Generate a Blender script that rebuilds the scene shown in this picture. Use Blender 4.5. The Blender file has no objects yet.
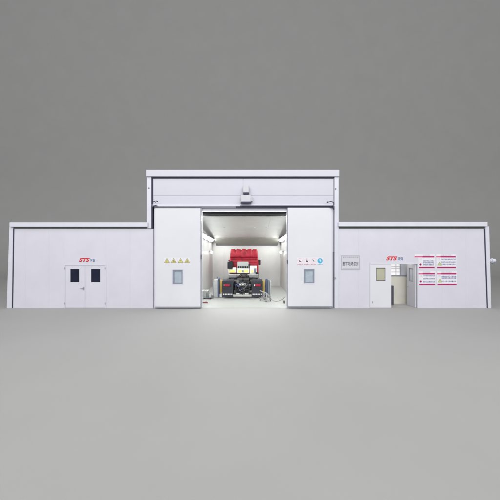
import bpy, bmesh, math, random
from mathutils import Vector, Matrix
random.seed(7)
C = bpy.context.scene.collection
R = math.radians
D, F, HC = 14.0, 264.6, 3.07           # camera distance to the facade, focal length in px of the 500 px frame, camera height

def X(px, d=0.0): return (px - 250.0) * (D + d) / F
def Z(py, d=0.0): return HC + (250.0 - py) * (D + d) / F

# ------------------------------------------------------------------ materials
def mat(name, col, rough=0.5, metal=0.0, spec=0.5, var=0.0, vscale=3.0, bump=0.0, bscale=8.0, emit=None, estr=0.0, coat=0.0):
    m = bpy.data.materials.new(name); m.use_nodes = True
    nt = m.node_tree; b = nt.nodes['Principled BSDF']
    b.inputs['Base Color'].default_value = (*col, 1)
    b.inputs['Roughness'].default_value = rough
    b.inputs['Metallic'].default_value = metal
    b.inputs['Specular IOR Level'].default_value = spec
    b.inputs['Coat Weight'].default_value = coat
    if emit:
        b.inputs['Emission Color'].default_value = (*emit, 1); b.inputs['Emission Strength'].default_value = estr
    tc = nt.nodes.new('ShaderNodeTexCoord') if (var or bump) else None
    if var:
        n = nt.nodes.new('ShaderNodeTexNoise'); n.inputs['Scale'].default_value = vscale; n.inputs['Detail'].default_value = 6; n.inputs['Roughness'].default_value = 0.62
        nt.links.new(tc.outputs['Object'], n.inputs['Vector'])
        mr = nt.nodes.new('ShaderNodeMapRange'); mr.inputs['From Min'].default_value = 0.3; mr.inputs['From Max'].default_value = 0.7
        mr.inputs['To Min'].default_value = 1 - var; mr.inputs['To Max'].default_value = 1 + var * 0.6
        nt.links.new(n.outputs['Fac'], mr.inputs['Value'])
        mx = nt.nodes.new('ShaderNodeMix'); mx.data_type = 'RGBA'; mx.blend_type = 'MULTIPLY'; mx.inputs['Factor'].default_value = 1
        mx.inputs['A'].default_value = (*col, 1)
        nt.links.new(mr.outputs['Result'], mx.inputs['B']); nt.links.new(mx.outputs['Result'], b.inputs['Base Color'])
        m2 = nt.nodes.new('ShaderNodeMapRange'); m2.inputs['To Min'].default_value = max(0.03, rough - 0.12); m2.inputs['To Max'].default_value = min(1, rough + 0.12)
        nt.links.new(n.outputs['Fac'], m2.inputs['Value']); nt.links.new(m2.outputs['Result'], b.inputs['Roughness'])
    if bump:
        n2 = nt.nodes.new('ShaderNodeTexNoise'); n2.inputs['Scale'].default_value = bscale; n2.inputs['Detail'].default_value = 3
        nt.links.new(tc.outputs['Object'], n2.inputs['Vector'])
        bp = nt.nodes.new('ShaderNodeBump'); bp.inputs['Strength'].default_value = bump; bp.inputs['Distance'].default_value = 0.02
        nt.links.new(n2.outputs['Fac'], bp.inputs['Height']); nt.links.new(bp.outputs['Normal'], b.inputs['Normal'])
    return m

M = {}
M['panel'] = mat('white_panel', (0.585, 0.583, 0.645), 0.42, var=0.035, vscale=0.9, bump=0.10, bscale=1.3)
M['leaf'] = mat('white_door_sheet', (0.635, 0.637, 0.68), 0.40, var=0.025, vscale=0.8, bump=0.10, bscale=1.1)
M['header'] = mat('header_panel_sheet', (0.52, 0.525, 0.59), 0.38, var=0.04, vscale=0.8, bump=0.12, bscale=1.2)
M['trim'] = mat('white_trim', (0.59, 0.60, 0.665), 0.40, var=0.03, vscale=2.0)
M['trim_grey'] = mat('grey_edge_trim', (0.30, 0.31, 0.36), 0.45, var=0.1, vscale=6)
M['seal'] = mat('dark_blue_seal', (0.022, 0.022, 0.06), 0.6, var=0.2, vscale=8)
M['gap_shade'] = mat('grey_green_gap_shade', (0.13, 0.14, 0.135), 0.7, var=0.2, vscale=8)  # shade colour for the gap under the wing flashing
M['black'] = mat('black_rubber', (0.012, 0.011, 0.012), 0.6, var=0.3, vscale=9)
M['inner'] = mat('booth_panel', (0.605, 0.62, 0.60), 0.34, var=0.06, vscale=1.6, bump=0.12, bscale=2.0)
M['ceil'] = mat('ceiling_sheet', (0.51, 0.52, 0.50), 0.38, var=0.10, vscale=1.2, bump=0.15, bscale=2.2)
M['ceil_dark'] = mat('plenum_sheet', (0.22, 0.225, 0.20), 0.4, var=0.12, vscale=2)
M['booth_floor'] = mat('pale_floor_paint', (0.40, 0.412, 0.395), 0.4, var=0.08, vscale=2.2, bump=0.05, bscale=10)
M['beige'] = mat('beige_partition', (0.62, 0.61, 0.54), 0.5, var=0.08, vscale=1.5)
M['ground'] = mat('grey_studio_floor', (0.368, 0.367, 0.361), 0.72, spec=0.25, var=0.03, vscale=0.35, bump=0.03, bscale=25)
M['dark_glass'] = mat('dark_glass', (0.010, 0.013, 0.032), 0.15, spec=0.3, var=0.35, vscale=2.5)
M['frost'] = mat('frosted_glass', (0.36, 0.43, 0.48), 0.25, var=0.12, vscale=3)
M['olive_glass'] = mat('olive_glass', (0.42, 0.42, 0.31), 0.2, var=0.08, vscale=2)
M['pale_glass'] = mat('pale_glass', (0.52, 0.54, 0.60), 0.2, var=0.08, vscale=2)
M['frame_grey'] = mat('grey_window_frame', (0.23, 0.26, 0.33), 0.4, var=0.1, vscale=8)
M['frame_dark'] = mat('dark_window_frame', (0.06, 0.06, 0.085), 0.4)
M['steel'] = mat('brushed_steel', (0.55, 0.55, 0.56), 0.32, metal=0.85, var=0.12, vscale=9)
M['steel_dark'] = mat('dull_steel', (0.20, 0.20, 0.21), 0.45, metal=0.5, var=0.2, vscale=9)
M['steel_light'] = mat('pale_frame_grey', (0.40, 0.40, 0.44), 0.45)
M['box_grey'] = mat('light_grey_box', (0.53, 0.53, 0.57), 0.45, var=0.06, vscale=4)
M['red_cab'] = mat('red_cab_paint', (0.36, 0.007, 0.025), 0.46, var=0.5, vscale=3.4, bump=0.5, bscale=9.0)
M['red_lens'] = mat('red_lens', (0.34, 0.010, 0.035), 0.2, var=0.1, vscale=12)
M['white_mask'] = mat('white_sheet', (0.74, 0.75, 0.72), 0.5, var=0.12, vscale=6, bump=0.2, bscale=9)
M['yellow'] = mat('yellow_paint', (0.72, 0.56, 0.05), 0.45, var=0.14, vscale=7)
M['yellow_label'] = mat('yellow_label', (0.80, 0.78, 0.20), 0.5, var=0.08, vscale=10)
M['amber'] = mat('amber_yellow_panel', (0.52, 0.36, 0.09), 0.45, var=0.15, vscale=7)
M['blue_steel'] = mat('blue_painted_steel', (0.075, 0.10, 0.175), 0.4, var=0.15, vscale=6)
M['bluegrey'] = mat('blue_grey_steel', (0.22, 0.25, 0.30), 0.35, metal=0.3, var=0.12, vscale=5)
M['cab_grey'] = mat('grey_cabinet', (0.46, 0.48, 0.47), 0.45, var=0.1, vscale=5)
M['chassis'] = mat('chassis_black', (0.010, 0.011, 0.016), 0.5, var=0.35, vscale=7)
M['flap'] = mat('dark_grey_flap', (0.020, 0.023, 0.034), 0.55, var=0.2, vscale=5, bump=0.2, bscale=12)
M['tyre'] = mat('tyre_rubber', (0.018, 0.018, 0.019), 0.8, var=0.25, vscale=12)
M['ink_red'] = mat('red_ink', (0.68, 0.035, 0.045), 0.45)
M['ink_blue'] = mat('blue_ink', (0.06, 0.13, 0.30), 0.45)
M['ink_crimson'] = mat('crimson_ink', (0.37, 0.012, 0.125), 0.45)
M['ink_text'] = mat('blue_grey_ink', (0.07, 0.09, 0.30), 0.5)
M['ink_grey'] = mat('grey_ink', (0.30, 0.31, 0.33), 0.5)
M['ink_black'] = mat('black_ink', (0.03, 0.025, 0.04), 0.5)
M['ink_cyan'] = mat('cyan_blue_ink', (0.05, 0.38, 0.60), 0.45)
M['ink_pink'] = mat('pink_red_ink', (0.58, 0.08, 0.20), 0.5)
M['ink_faint'] = mat('faint_pink_ink', (0.78, 0.52, 0.56), 0.5)
M['ink_olive'] = mat('olive_ink', (0.26, 0.25, 0.13), 0.5)
M['olive_yellow'] = mat('dull_yellow_ink', (0.56, 0.52, 0.20), 0.5)
M['olive_green'] = mat('olive_green_ink', (0.28, 0.33, 0.16), 0.5)
M['paper'] = mat('white_paper', (0.69, 0.69, 0.73), 0.4)
M['plate'] = mat('pale_grey_plate', (0.55, 0.55, 0.60), 0.4, var=0.03, vscale=5)
M['lamp'] = mat('lamp_diffuser', (0.9, 0.9, 0.9), 0.4, emit=(0.98, 1.0, 0.99), estr=42.0)
M['lit_window'] = mat('lit_white_window', (0.80, 0.80, 0.82), 0.3, emit=(1, 1, 1), estr=0.3)
M['hose_grey'] = mat('grey_hose', (0.40, 0.40, 0.37), 0.5, var=0.1, vscale=10)
M['hose_red'] = mat('dull_red_hose', (0.24, 0.05, 0.05), 0.5, var=0.15, vscale=10)
M['hose_blue'] = mat('blue_hose', (0.04, 0.09, 0.28), 0.45)

# ------------------------------------------------------------------ mesh builder
class MB:
    def __init__(s): s.v = []; s.f = []
    def _add(s, vs, fs):
        o = len(s.v); s.v += [tuple(v) for v in vs]; s.f += [[i + o for i in f] for f in fs]; return s
    def box(s, x0, x1, y0, y1, z0, z1, rot=None, piv=None):
        x0, x1 = min(x0, x1), max(x0, x1); y0, y1 = min(y0, y1), max(y0, y1); z0, z1 = min(z0, z1), max(z0, z1)
        vs = [Vector(p) for p in ((x0,y0,z0),(x1,y0,z0),(x1,y1,z0),(x0,y1,z0),(x0,y0,z1),(x1,y0,z1),(x1,y1,z1),(x0,y1,z1))]
        if rot is not None:
            c = Vector(piv) if piv else Vector(((x0+x1)/2,(y0+y1)/2,(z0+z1)/2))
            vs = [rot @ (v - c) + c for v in vs]
        return s._add(vs, [[0,3,2,1],[4,5,6,7],[0,1,5,4],[1,2,6,5],[2,3,7,6],[3,0,4,7]])
    def prism(s, poly, y0, y1):                      # poly of (x, z), counter-clockwise seen from -Y
        n = len(poly)
        vs = [(x, y0, z) for x, z in poly] + [(x, y1, z) for x, z in poly]
        fs = [list(range(n)), list(range(2*n-1, n-1, -1))] + [[(i+1) % n, i, n+i, n+(i+1) % n] for i in range(n)]
        return s._add(vs, fs)
    def prism_x(s, poly, x0, x1):                    # poly of (y, z)
        n = len(poly)
        vs = [(x0, y, z) for y, z in poly] + [(x1, y, z) for y, z in poly]
        fs = [list(range(n))[::-1], list(range(n, 2*n))] + [[i, (i+1) % n, n+(i+1) % n, n+i] for i in range(n)]
        return s._add(vs, fs)
    def tube(s, pts, r, n=10, cap=True):
        pts = [Vector(p) for p in pts]; rings = []; rs = r if isinstance(r, (list, tuple)) else [r]*len(pts)
        up = None
        for i, p in enumerate(pts):
            t = (pts[min(i+1, len(pts)-1)] - pts[max(i-1, 0)]).normalized()
            if up is None: up = t.orthogonal().normalized()
            up = (up - t * up.dot(t)).normalized() if (up - t * up.dot(t)).length > 1e-5 else t.orthogonal().normalized()
            w = t.cross(up)
            rings.append([p + (up*math.cos(a) + w*math.sin(a))*rs[i] for a in [2*math.pi*k/n for k in range(n)]])
        vs = [v for rg in rings for v in rg]; fs = []
        for i in range(len(pts)-1):
            for k in range(n): fs.append([i*n+k, i*n+(k+1) % n, (i+1)*n+(k+1) % n, (i+1)*n+k])
        if cap: fs += [list(range(n))[::-1], list(range((len(pts)-1)*n, len(pts)*n))]
        return s._add(vs, fs)
    def lathe_x(s, prof, cx, cy, cz, n=32):          # prof of (x offset, radius), axis along X
        vs = []; fs = []
        for x, r in prof:
            vs += [(cx + x, cy + r*math.cos(2*math.pi*k/n), cz + r*math.sin(2*math.pi*k/n)) for k in range(n)]
        for i in range(len(prof)-1):
            for k in range(n): fs.append([i*n+k, i*n+(k+1) % n, (i+1)*n+(k+1) % n, (i+1)*n+k])
        fs += [list(range(n))[::-1], list(range((len(prof)-1)*n, len(prof)*n))]
        return s._add(vs, fs)
    def build(s, name, m, parent=None, bevel=0.0, smooth=False, seg=2):
        me = bpy.data.meshes.new(name); me.from_pydata(s.v, [], s.f)
        bm = bmesh.new(); bm.from_mesh(me); bmesh.ops.recalc_face_normals(bm, faces=bm.faces); bm.to_mesh(me); bm.free()
        me.materials.append(m)
        if smooth:
            for p in me.polygons: p.use_smooth = True
            me.set_sharp_from_angle(angle=R(40))
        o = bpy.data.objects.new(name, me); C.objects.link(o)
        if parent: o.parent = parent
        if bevel:
            b = o.modifiers.new('bevel', 'BEVEL'); b.width = bevel; b.segments = seg; b.limit_method = 'ANGLE'; b.angle_limit = R(35)
        return o

def tag(o, label, cat, group=None):
    o['label'] = label; o['category'] = cat
    if group: o['group'] = group
    return o
def thing(name, label, cat, loc=(0,0,0), group=None):
    o = bpy.data.objects.new(name, None); C.objects.link(o); o.location = loc; o.empty_display_size = 0.2
    return tag(o, label, cat, group)
def rootloc(root): return root.location.copy()

def text(name, s, x0, x1, z0, z1, y, m, parent=None, shear=0.0, off=0.0, fit='both'):
    """raised lettering on a surface facing -Y, fitted into the given box; coordinates relative to the parent"""
    cu = bpy.data.curves.new(name, 'FONT'); cu.body = s; cu.size = 1.0; cu.shear = shear; cu.offset = off; cu.extrude = 0.0; cu.resolution_u = 3
    t = bpy.data.objects.new(name + '_tmp', cu); C.objects.link(t)
    bpy.context.view_layer.update()
    me = bpy.data.meshes.new_from_object(t.evaluated_get(bpy.context.evaluated_depsgraph_get()))
    bpy.data.objects.remove(t); bpy.data.curves.remove(cu)
    xs = [v.co.x for v in me.vertices]; ys = [v.co.y for v in me.vertices]
    ax, bx, ay, by = min(xs), max(xs), min(ys), max(ys)
    sx = (x1-x0)/(bx-ax); sz = (z1-z0)/(by-ay)
    if fit == 'height': sx = sz
    if fit == 'width': sz = sx
    cx, cz = (x0+x1)/2, (z0+z1)/2
    for v in me.vertices:
        a, b = v.co.x, v.co.y
        v.co = (cx + (a-(ax+bx)/2)*sx, y, cz + (b-(ay+by)/2)*sz)
    bm = bmesh.new(); bm.from_mesh(me)
    bmesh.ops.recalc_face_normals(bm, faces=bm.faces)
    for f in bm.faces:
        if f.normal.y > 0: f.normal_flip()
    r = bmesh.ops.extrude_face_region(bm, geom=list(bm.faces))
    for v in [g for g in r['geom'] if isinstance(g, bmesh.types.BMVert)]: v.co.y -= 0.0015
    bm.to_mesh(me); bm.free(); me.name = name
    me.materials.clear(); me.materials.append(m)
    o = bpy.data.objects.new(name, me); C.objects.link(o)
    if parent: o.parent = parent
    return o

# ------------------------------------------------------------------ setting: studio floor curving up into a backdrop
def sheet(name, prof, m, x=110.0):
    vs = []; fs = []
    for y, z in prof: vs += [(-x, y, z), (x, y, z)]
    for i in range(len(prof)-1): fs.append([2*i, 2*i+1, 2*i+3, 2*i+2])
    me = bpy.data.meshes.new(name); me.from_pydata(vs, [], fs); me.materials.append(m)
    for p in me.polygons: p.use_smooth = True
    o = bpy.data.objects.new(name, me); C.objects.link(o); o['kind'] = 'structure'; return o
sheet('ground', [(-60, 0), (-20, 0), (0, 0), (16, 0)], M['ground'])
RB = 16.0
prof = [(16 + RB*math.sin(R(a)), RB - RB*math.cos(R(a))) for a in range(0, 91, 3)] + [(32, 30), (32, 60)]
sheet('backdrop', prof, M['ground'])

# ------------------------------------------------------------------ the building
B = thing('paint_booth_building', 'long white panel paint booth building with a tall gate bay between two low wings', 'building')
ZW = Z(227.0)            # underside of the wing flashing
ZT = Z(222.4)
def panels(mb, x0, x1, z0, z1, step, y0=0.0, y1=0.08, gap=0.0015, off=0.0):
    x = x0; first = True
    while x < x1 - 1e-4:
        nx = min(x1, x + (step - off if first else step)); first = False
        if x1 - nx < 0.25: nx = x1
        mb.box(x, nx - (gap if nx < x1 else 0), y0, y1, z0, z1); x = nx
    mb.box(x0 + 0.002, x1 - 0.002, y1 - 0.03, y1 + 0.02, z0 + 0.002, z1 - 0.002)

# left wing wall with its door opening
xl0, xl1 = X(11.9), X(153.4)
dl0, dl1, dlz = X(64.2), X(106.2), Z(264.6)
zwt = Z(228.9)
mb = MB(); panels(mb, xl0, dl0, 0, zwt, 1.26, off=0.55); panels(mb, dl1, xl1, 0, zwt, 1.26)
mb.box(dl0, dl1, 0, 0.08, dlz, zwt)
mb.build('wall', M['panel'], B, 0.0015)
# right wing wall with its door opening
xr0, xr1 = X(338.45), X(487.0)
dr0, dr1, drz = X(369.3), X(418.3), Z(263.2)
mb = MB(); panels(mb, xr0, dr0, 0, zwt, 1.26, off=0.2); panels(mb, dr1, xr1, 0, zwt, 1.26)
mb.box(dr0, dr1, 0, 0.08, drz, zwt)
mb.build('wall', M['panel'], B, 0.0015)
# end walls and back walls of the wings, roofs
mb = MB(); mb.box(X(9.5), X(9.5)+0.1, 0.14, 4.0, 0, ZW); mb.box(X(9.5)+0.1, -3.4, 3.9, 4.0, 0, ZW)
mb.build('wall', M['panel'], B, 0.004)
mb = MB(); mb.box(X(488.5)-0.1, X(488.5), 0.14, 4.0, 0, ZW); mb.box(2.85, X(488.5)-0.1, 3.9, 4.0, 0, ZW)
mb.build('wall', M['panel'], B, 0.004)
mb = MB(); mb.box(X(10.5), X(147.3), 0.10, 4.05, ZW+0.01, ZT-0.03); mb.build('roof', M['panel'], B, 0.004)
mb = MB(); mb.box(X(338.7), X(487), 0.10, 4.05, ZW+0.01, ZT-0.03); mb.build('roof', M['panel'], B, 0.004)
# flashing along the wing roofs
mb = MB(); mb.box(X(9.3, -.16), X(147.6, -.16), -0.16, 0.10, Z(226.9, -.16), Z(222.3, -.16)); mb.build('roof_flashing', M['trim'], B, 0.012)
mb = MB(); mb.box(X(338.5, -.16), X(487.6, -.16), -0.16, 0.10, Z(226.4, -.16), Z(222.0, -.16)); mb.build('roof_flashing', M['trim'], B, 0.012)
mb = MB(); mb.box(X(13.6), X(147.6), 0.02, 0.09, zwt+0.003, Z(226.6)); mb.build('roof_gap_shade', M['gap_shade'], B)  # dark strips paint the shade in the gap below the flashing
mb = MB(); mb.box(X(338.5), X(485), 0.02, 0.09, zwt+0.003, Z(226.2)); mb.build('roof_gap_shade', M['gap_shade'], B)
# corner posts lean very slightly outwards like the photo's
def post(a0, a1, b0, b1, y0, y1, zt): return MB().prism([(X(b0, y0), 0), (X(b1, y0), 0), (X(a1, y0), zt), (X(a0, y0), zt)], y0, y1)
post(9.2, 12.9, 6.6, 11.6, -0.05, 0.14, Z(226.95)-0.004).build('corner_post', M['trim'], B, 0.008)
post(485.3, 489.2, 488.2, 491.4, -0.05, 0.14, Z(226.4)-0.004).build('corner_post', M['trim'], B, 0.008)
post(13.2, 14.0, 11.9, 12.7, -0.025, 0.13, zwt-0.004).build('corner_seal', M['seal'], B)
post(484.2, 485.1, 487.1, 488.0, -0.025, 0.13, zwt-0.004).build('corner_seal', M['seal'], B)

# gate bay: posts, cap, header
gx0, gx1 = X(147.3), X(338.4)
gt = Z(170.6)
mb = MB(); mb.box(gx0, X(151.6), -0.06, 0.2, Z(228.5), Z(177.2)); mb.build('gate_post', M['trim'], B, 0.008)
mb = MB(); mb.box(X(334.2), gx1, -0.06, 0.2, 0.0, Z(177.2)); mb.build('gate_post', M['trim'], B, 0.008)
mb = MB(); mb.box(gx0-0.01, gx1+0.01, -0.14, 0.2, Z(177.1), gt); mb.build('gate_cap', M['header'], B, 0.012)
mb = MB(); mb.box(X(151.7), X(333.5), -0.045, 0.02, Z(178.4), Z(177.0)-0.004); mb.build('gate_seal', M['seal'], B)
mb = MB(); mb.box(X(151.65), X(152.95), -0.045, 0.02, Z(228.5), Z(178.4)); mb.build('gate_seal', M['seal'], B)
mb = MB(); mb.box(X(333.35), X(334.1), -0.02, 0.03, Z(252), Z(178.4)); mb.build('gate_seal', M['trim_grey'], B)
hz0, hz1 = Z(204.6), Z(178.5)
mb = MB(); mb.box(X(153.05), X(243), 0, 0.08, Z(195.6), hz1); mb.box(X(243)+0.006, X(333.25), 0, 0.08, Z(195.6), hz1)
mb.box(X(153.05), X(333.25), 0.002, 0.08, hz0, Z(195.6)-0.006); mb.box(X(153.5), X(333), 0.05, 0.1, hz0, hz1)
mb.build('header_panel', M['header'], B, 0.003)
# outer shell of the gate bay behind the facade
mb = MB(); mb.box(gx0+0.05, gx0+0.15, 0.2, 9.9, 0, gt-0.05); mb.box(gx1-0.15, gx1-0.05, 0.2, 9.9, 0, gt-0.05); mb.box(gx0+0.15, gx1-0.15, 9.8, 9.9, 0, gt-0.05)
mb.build('wall', M['panel'], B)
mb = MB(); mb.box(gx0+0.05, gx1-0.05, 0.2, 9.95, gt-0.05, gt-0.005); mb.build('roof', M['panel'], B)
# opening jambs behind the sliding leaves
ox0, ox1 = X(202.2), X(286.6)
mb = MB(); mb.box(X(154), ox0-0.02, 0.0, 0.2, 0, Z(208.3)); mb.build('wall', M['panel'], B)
mb = MB(); mb.box(ox1+0.02, X(333.1), 0.0, 0.2, 0, Z(208.3)); mb.build('wall', M['panel'], B)
# rail beam with the running rail for the leaves
mb = MB(); mb.box(X(153.2), X(333.2), -0.20, 0.18, Z(206.2, -.2), Z(204.2, -.2)); mb.build('rail_cover', M['trim'], B, 0.008)
mb = MB(); mb.box(X(155), X(236), -0.17, 0.1, Z(207.4, -.17), Z(206.25, -.2)); mb.build('door_rail', M['trim_grey'], B)
mb = MB(); mb.box(X(236), X(333), -0.17, 0.1, Z(207.5, -.17), Z(206.25, -.2)); mb.box(X(240.5), X(331), -0.222, -0.2, Z(206.2, -.2), Z(205.5, -.2)); mb.build('door_rail', M['seal'], B)
mb = MB(); mb.box(ox0-0.05, ox1+0.05, -0.01, 0.18, Z(211.2, 0), Z(207.45, -.0)); mb.build('opening_lintel', M['trim'], B, 0.006)
mb = MB(); mb.tube([(ox0-0.1, 0.42, Z(213.3, .42)), (ox1+0.2, 0.42, Z(213.3, .42))], 0.115, 20); mb.build('roller_curtain', M['black'], B, smooth=True)
mb = MB(); mb.box(-3.15, 2.57, 0.24, 0.31, Z(211.8, .3), Z(207, .3)); mb.build('curtain_box', M['trim'], B)

def roller(px, s):
    """curled guide bracket with a wheel at the rail end"""
    mb = MB(); cx = X(px, -.2); cz = Z(204.0, -.2)
    pts = [(cx + s*0.17*math.cos(a), -0.235, cz + 0.12*math.sin(a)) for a in [R(d) for d in range(130, -75, -15)]]
    mb.tube(pts, 0.022, 8); mb.tube([(cx-0.03*s, -0.25, cz-0.15), (cx+0.15*s, -0.25, cz-0.24), (cx+0.15*s, -0.25, cz-0.32)], 0.03, 8)
    mb.box(cx-0.2, cx-0.13, -0.26, -0.2, cz+0.06, cz+0.12)
    mb.build('roller_bracket', M['seal'], B, smooth=True)
roller(330.5, 1); 
mb = MB(); cx = X(155.6, -.2); cz = Z(203.6, -.2)
mb.tube([(cx-0.1, -.235, cz+0.1), (cx-0.02, -.235, cz+0.12), (cx, -.235, cz+0.05)], 0.022, 8); mb.tube([(cx+0.06, -.235, cz+0.12), (cx+0.13, -.235, cz+0.1)], 0.025, 8)
mb.tube([(cx-0.15, -.235, cz-0.05), (cx-0.12, -.235, cz-0.14), (cx+0.02, -.235, cz-0.1), (cx+0.1, -.235, cz-0.13)], 0.024, 8)
mb.build('roller_bracket', M['seal'], B, smooth=True)
for bx, bz in ((149.3, 188.4), (335.2, 189.2)):
    MB().tube([(X(bx), -0.06, Z(bz)), (X(bx), -0.085, Z(bz))], 0.032, 12).build('bolt', M['frame_dark'], B, smooth=True)

# sliding leaves
def leaf(x0, x1, zt, zb, wx0, wx1, wz1, wz0, edge_side, lock):
    d = -0.18
    a, b = X(x0, d), X(x1, d); t, bo = Z(zt, d), Z(zb, d)
    wa, wb, wt, wbm = X(wx0, d), X(wx1, d), Z(wz1, d), Z(wz0, d)
    mb = MB(); y0, y1 = d, -0.06
    fr = 0.03
    # sheet built round the window hole
    mb.box(a, wa-fr, y0, y1, bo, t); mb.box(wb+fr, b, y0, y1, bo, t); mb.box(wa-fr, wb+fr, y0, y1, bo, wbm-fr); mb.box(wa-fr, wb+fr, y0, y1, wt+fr, t)
    # weld the sheet so no seams show round the window
    me = mb
    o = me.build('sliding_door', M['leaf'], B)
    bm = bmesh.new(); bm.from_mesh(o.data)
    bmesh.ops.remove_doubles(bm, verts=bm.verts, dist=1e-4); bm.to_mesh(o.data); bm.free()
    MB().box(a-0.02, b+0.02, y0+0.02, y1-0.02, bo-0.07, bo-0.004).build('bottom_strip', M['trim_grey'], o)
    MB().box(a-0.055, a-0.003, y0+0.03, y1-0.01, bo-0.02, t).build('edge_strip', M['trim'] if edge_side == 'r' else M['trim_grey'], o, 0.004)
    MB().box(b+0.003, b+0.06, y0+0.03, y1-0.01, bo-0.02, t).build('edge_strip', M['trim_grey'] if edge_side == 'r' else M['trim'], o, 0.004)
    w = MB()
    for (p, q, r_, s_) in ((wa-fr, wa+0.045, wbm-fr, wt+fr), (wb-0.03, wb+fr, wbm-fr, wt+fr), (wa+0.045, wb-0.03, wt-0.055, wt+fr), (wa+0.045, wb-0.03, wbm-fr, wbm+0.03)):
        w.box(p, q, y0+0.018, y0+0.055, r_, s_)
    wo = w.build('window', M['frame_grey'], o)
    MB().box(wa+0.03, wb-0.02, y0+0.045, y0+0.051, wbm+0.02, wt-0.04).build('pane', M['frost'], wo)
    # proud white trim round the window
    g = MB(); e = 0.05
    for (p, q, r_, s_) in ((wa-fr-e, wa-fr, wbm-fr-e, wt+fr+e), (wb+fr, wb+fr+e, wbm-fr-e, wt+fr+e), (wa-fr, wb+fr, wt+fr, wt+fr+e), (wa-fr, wb+fr, wbm-fr-e, wbm-fr)):
        g.box(p, q, y0-0.008, y0+0.02, r_, s_)
    g.build('window_trim', M['trim'], o, 0.003)
    lx, lz0, lz1 = lock
    MB().box(X(lx-.45, d), X(lx+.5, d), y0-0.03, y0+0.06, Z(lz1, d), Z(lz0, d)).build('handle', M['frame_dark'], o, 0.006)
    return o
leaf(155.4, 200.4, 208.2, 306.6, 173.3, 182.0, 270.4, 283.4, 'r', (201.1, 254.5, 259.0))
leaf(287.9, 331.6, 207.8, 306.2, 304.7, 313.7, 269.8, 282.6, 'l', (287.2, 260.0, 263.6))
# guide post left of the gate, right side strip and knob
mb = MB(); mb.box(X(331.9), X(333.0), -0.05, 0.0, 0, Z(252)); mb.build('guide_strip', M['trim_grey'], B)
MB().tube([(X(334.6), -0.06, Z(278)), (X(334.6), -0.1, Z(278))], 0.05, 16).build('knob', M['steel'], B, smooth=True)

# double hinged doors of the left wing
def window_in(parent, wa, wb, wt, wbm, y, fm, gm, fw=0.025):
    w = MB()
    for (p, q, r_, s_) in ((wa-fw, wa, wbm-fw, wt+fw), (wb, wb+fw, wbm-fw, wt+fw), (wa, wb, wt, wt+fw), (wa, wb, wbm-fw, wbm)):
        w.box(p, q, y-0.010, y+0.03, r_, s_)
    wo = w.build('window', fm, parent, 0.002)
    MB().box(wa, wb, y+0.012, y+0.02, wbm, wt).build('pane', gm, wo)
    return wo
def holed(name, a, b, bo, t, wa, wb, wbm, wt, y0, y1, m, parent, fr=0.025):
    mb = MB(); mb.box(a, wa-fr, y0, y1, bo, t); mb.box(wb+fr, b, y0, y1, bo, t); mb.box(wa-fr, wb+fr, y0, y1, bo, wbm-fr); mb.box(wa-fr, wb+fr, y0, y1, wt+fr, t)
    o = mb.build(name, m, parent)
    bm = bmesh.new(); bm.from_mesh(o.data); bmesh.ops.remove_doubles(bm, verts=bm.verts, dist=1e-4); bm.to_mesh(o.data); bm.free()
    return o
mb = MB(); f = 0.045
mb.box(dl0, dl0+f, -0.018, 0.07, 0, dlz); mb.box(dl1-f, dl1, -0.018, 0.07, 0, dlz); mb.box(dl0+f, dl1-f, -0.018, 0.07, dlz-f, dlz)
mb.build('door_frame', M['trim'], B, 0.004)
mid = X(84.9)
for (a, b, wa, wb) in ((dl0+f+.003, mid-.003, X(70.2), X(79.2)), (mid+.003, dl1-f-.003, X(91.0), X(100.2))):
    o = holed('hinged_door', a, b, 0.010, dlz-f-.003, wa, wb, Z(282.2), Z(269.0), 0.008, 0.058, M['panel'], B)
    window_in(o, wa, wb, Z(269.0), Z(282.2), 0.014, M['trim'], M['dark_glass'])
    if a < mid-0.2:
        h = MB(); h.box(X(83.0), X(84.2), -0.012, 0.008, Z(290), Z(286.8)); h.tube([(X(83.6), -.01, Z(288.2)), (X(83.6), -.06, Z(288.2)), (X(80.8), -.06, Z(288.3))], 0.016, 8)
        h.build('handle', M['steel'], o, smooth=True)
    else:
        h = MB(); h.box(mid+0.01, mid+0.05, -0.004, 0.0075, Z(299), Z(272)); h.build('meeting_strip', M['trim'], o, 0.002)
for px in (64.9, 105.5):
    for py in (268.2, 303.3):
        MB().tube([(X(px), -0.03, Z(py)-.05), (X(px), -0.03, Z(py)+.05)], 0.014, 8).build('hinge', M['steel'], B, smooth=True)

# right doorway: fixed leaf, open leaf, corridor behind
mb = MB(); f = 0.05
mb.box(dr0, dr0+f, -0.018, 0.07, 0, drz); mb.box(dr1-f, dr1, -0.018, 0.07, 0, drz); mb.box(dr0+f, dr1-f, -0.018, 0.07, drz-f, drz)
mb.build('door_frame', M['trim'], B, 0.004)
a, b = dr0+f+.004, X(391.2)
o = holed('hinged_door', a, b, 0.015, drz-f-.006, X(376.6), X(384.9), Z(280.4), Z(268.3), -0.004, 0.05, M['leaf'], B)
window_in(o, X(376.6), X(384.9), Z(268.3), Z(280.4), 0.0, M['frame_dark'], M['olive_glass'], 0.022)
MB().tube([(X(372.5), -0.03, Z(302)-.05), (X(372.5), -0.03, Z(302)+.05)], 0.014, 8).build('hinge', M['steel'], o, smooth=True)
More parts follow.
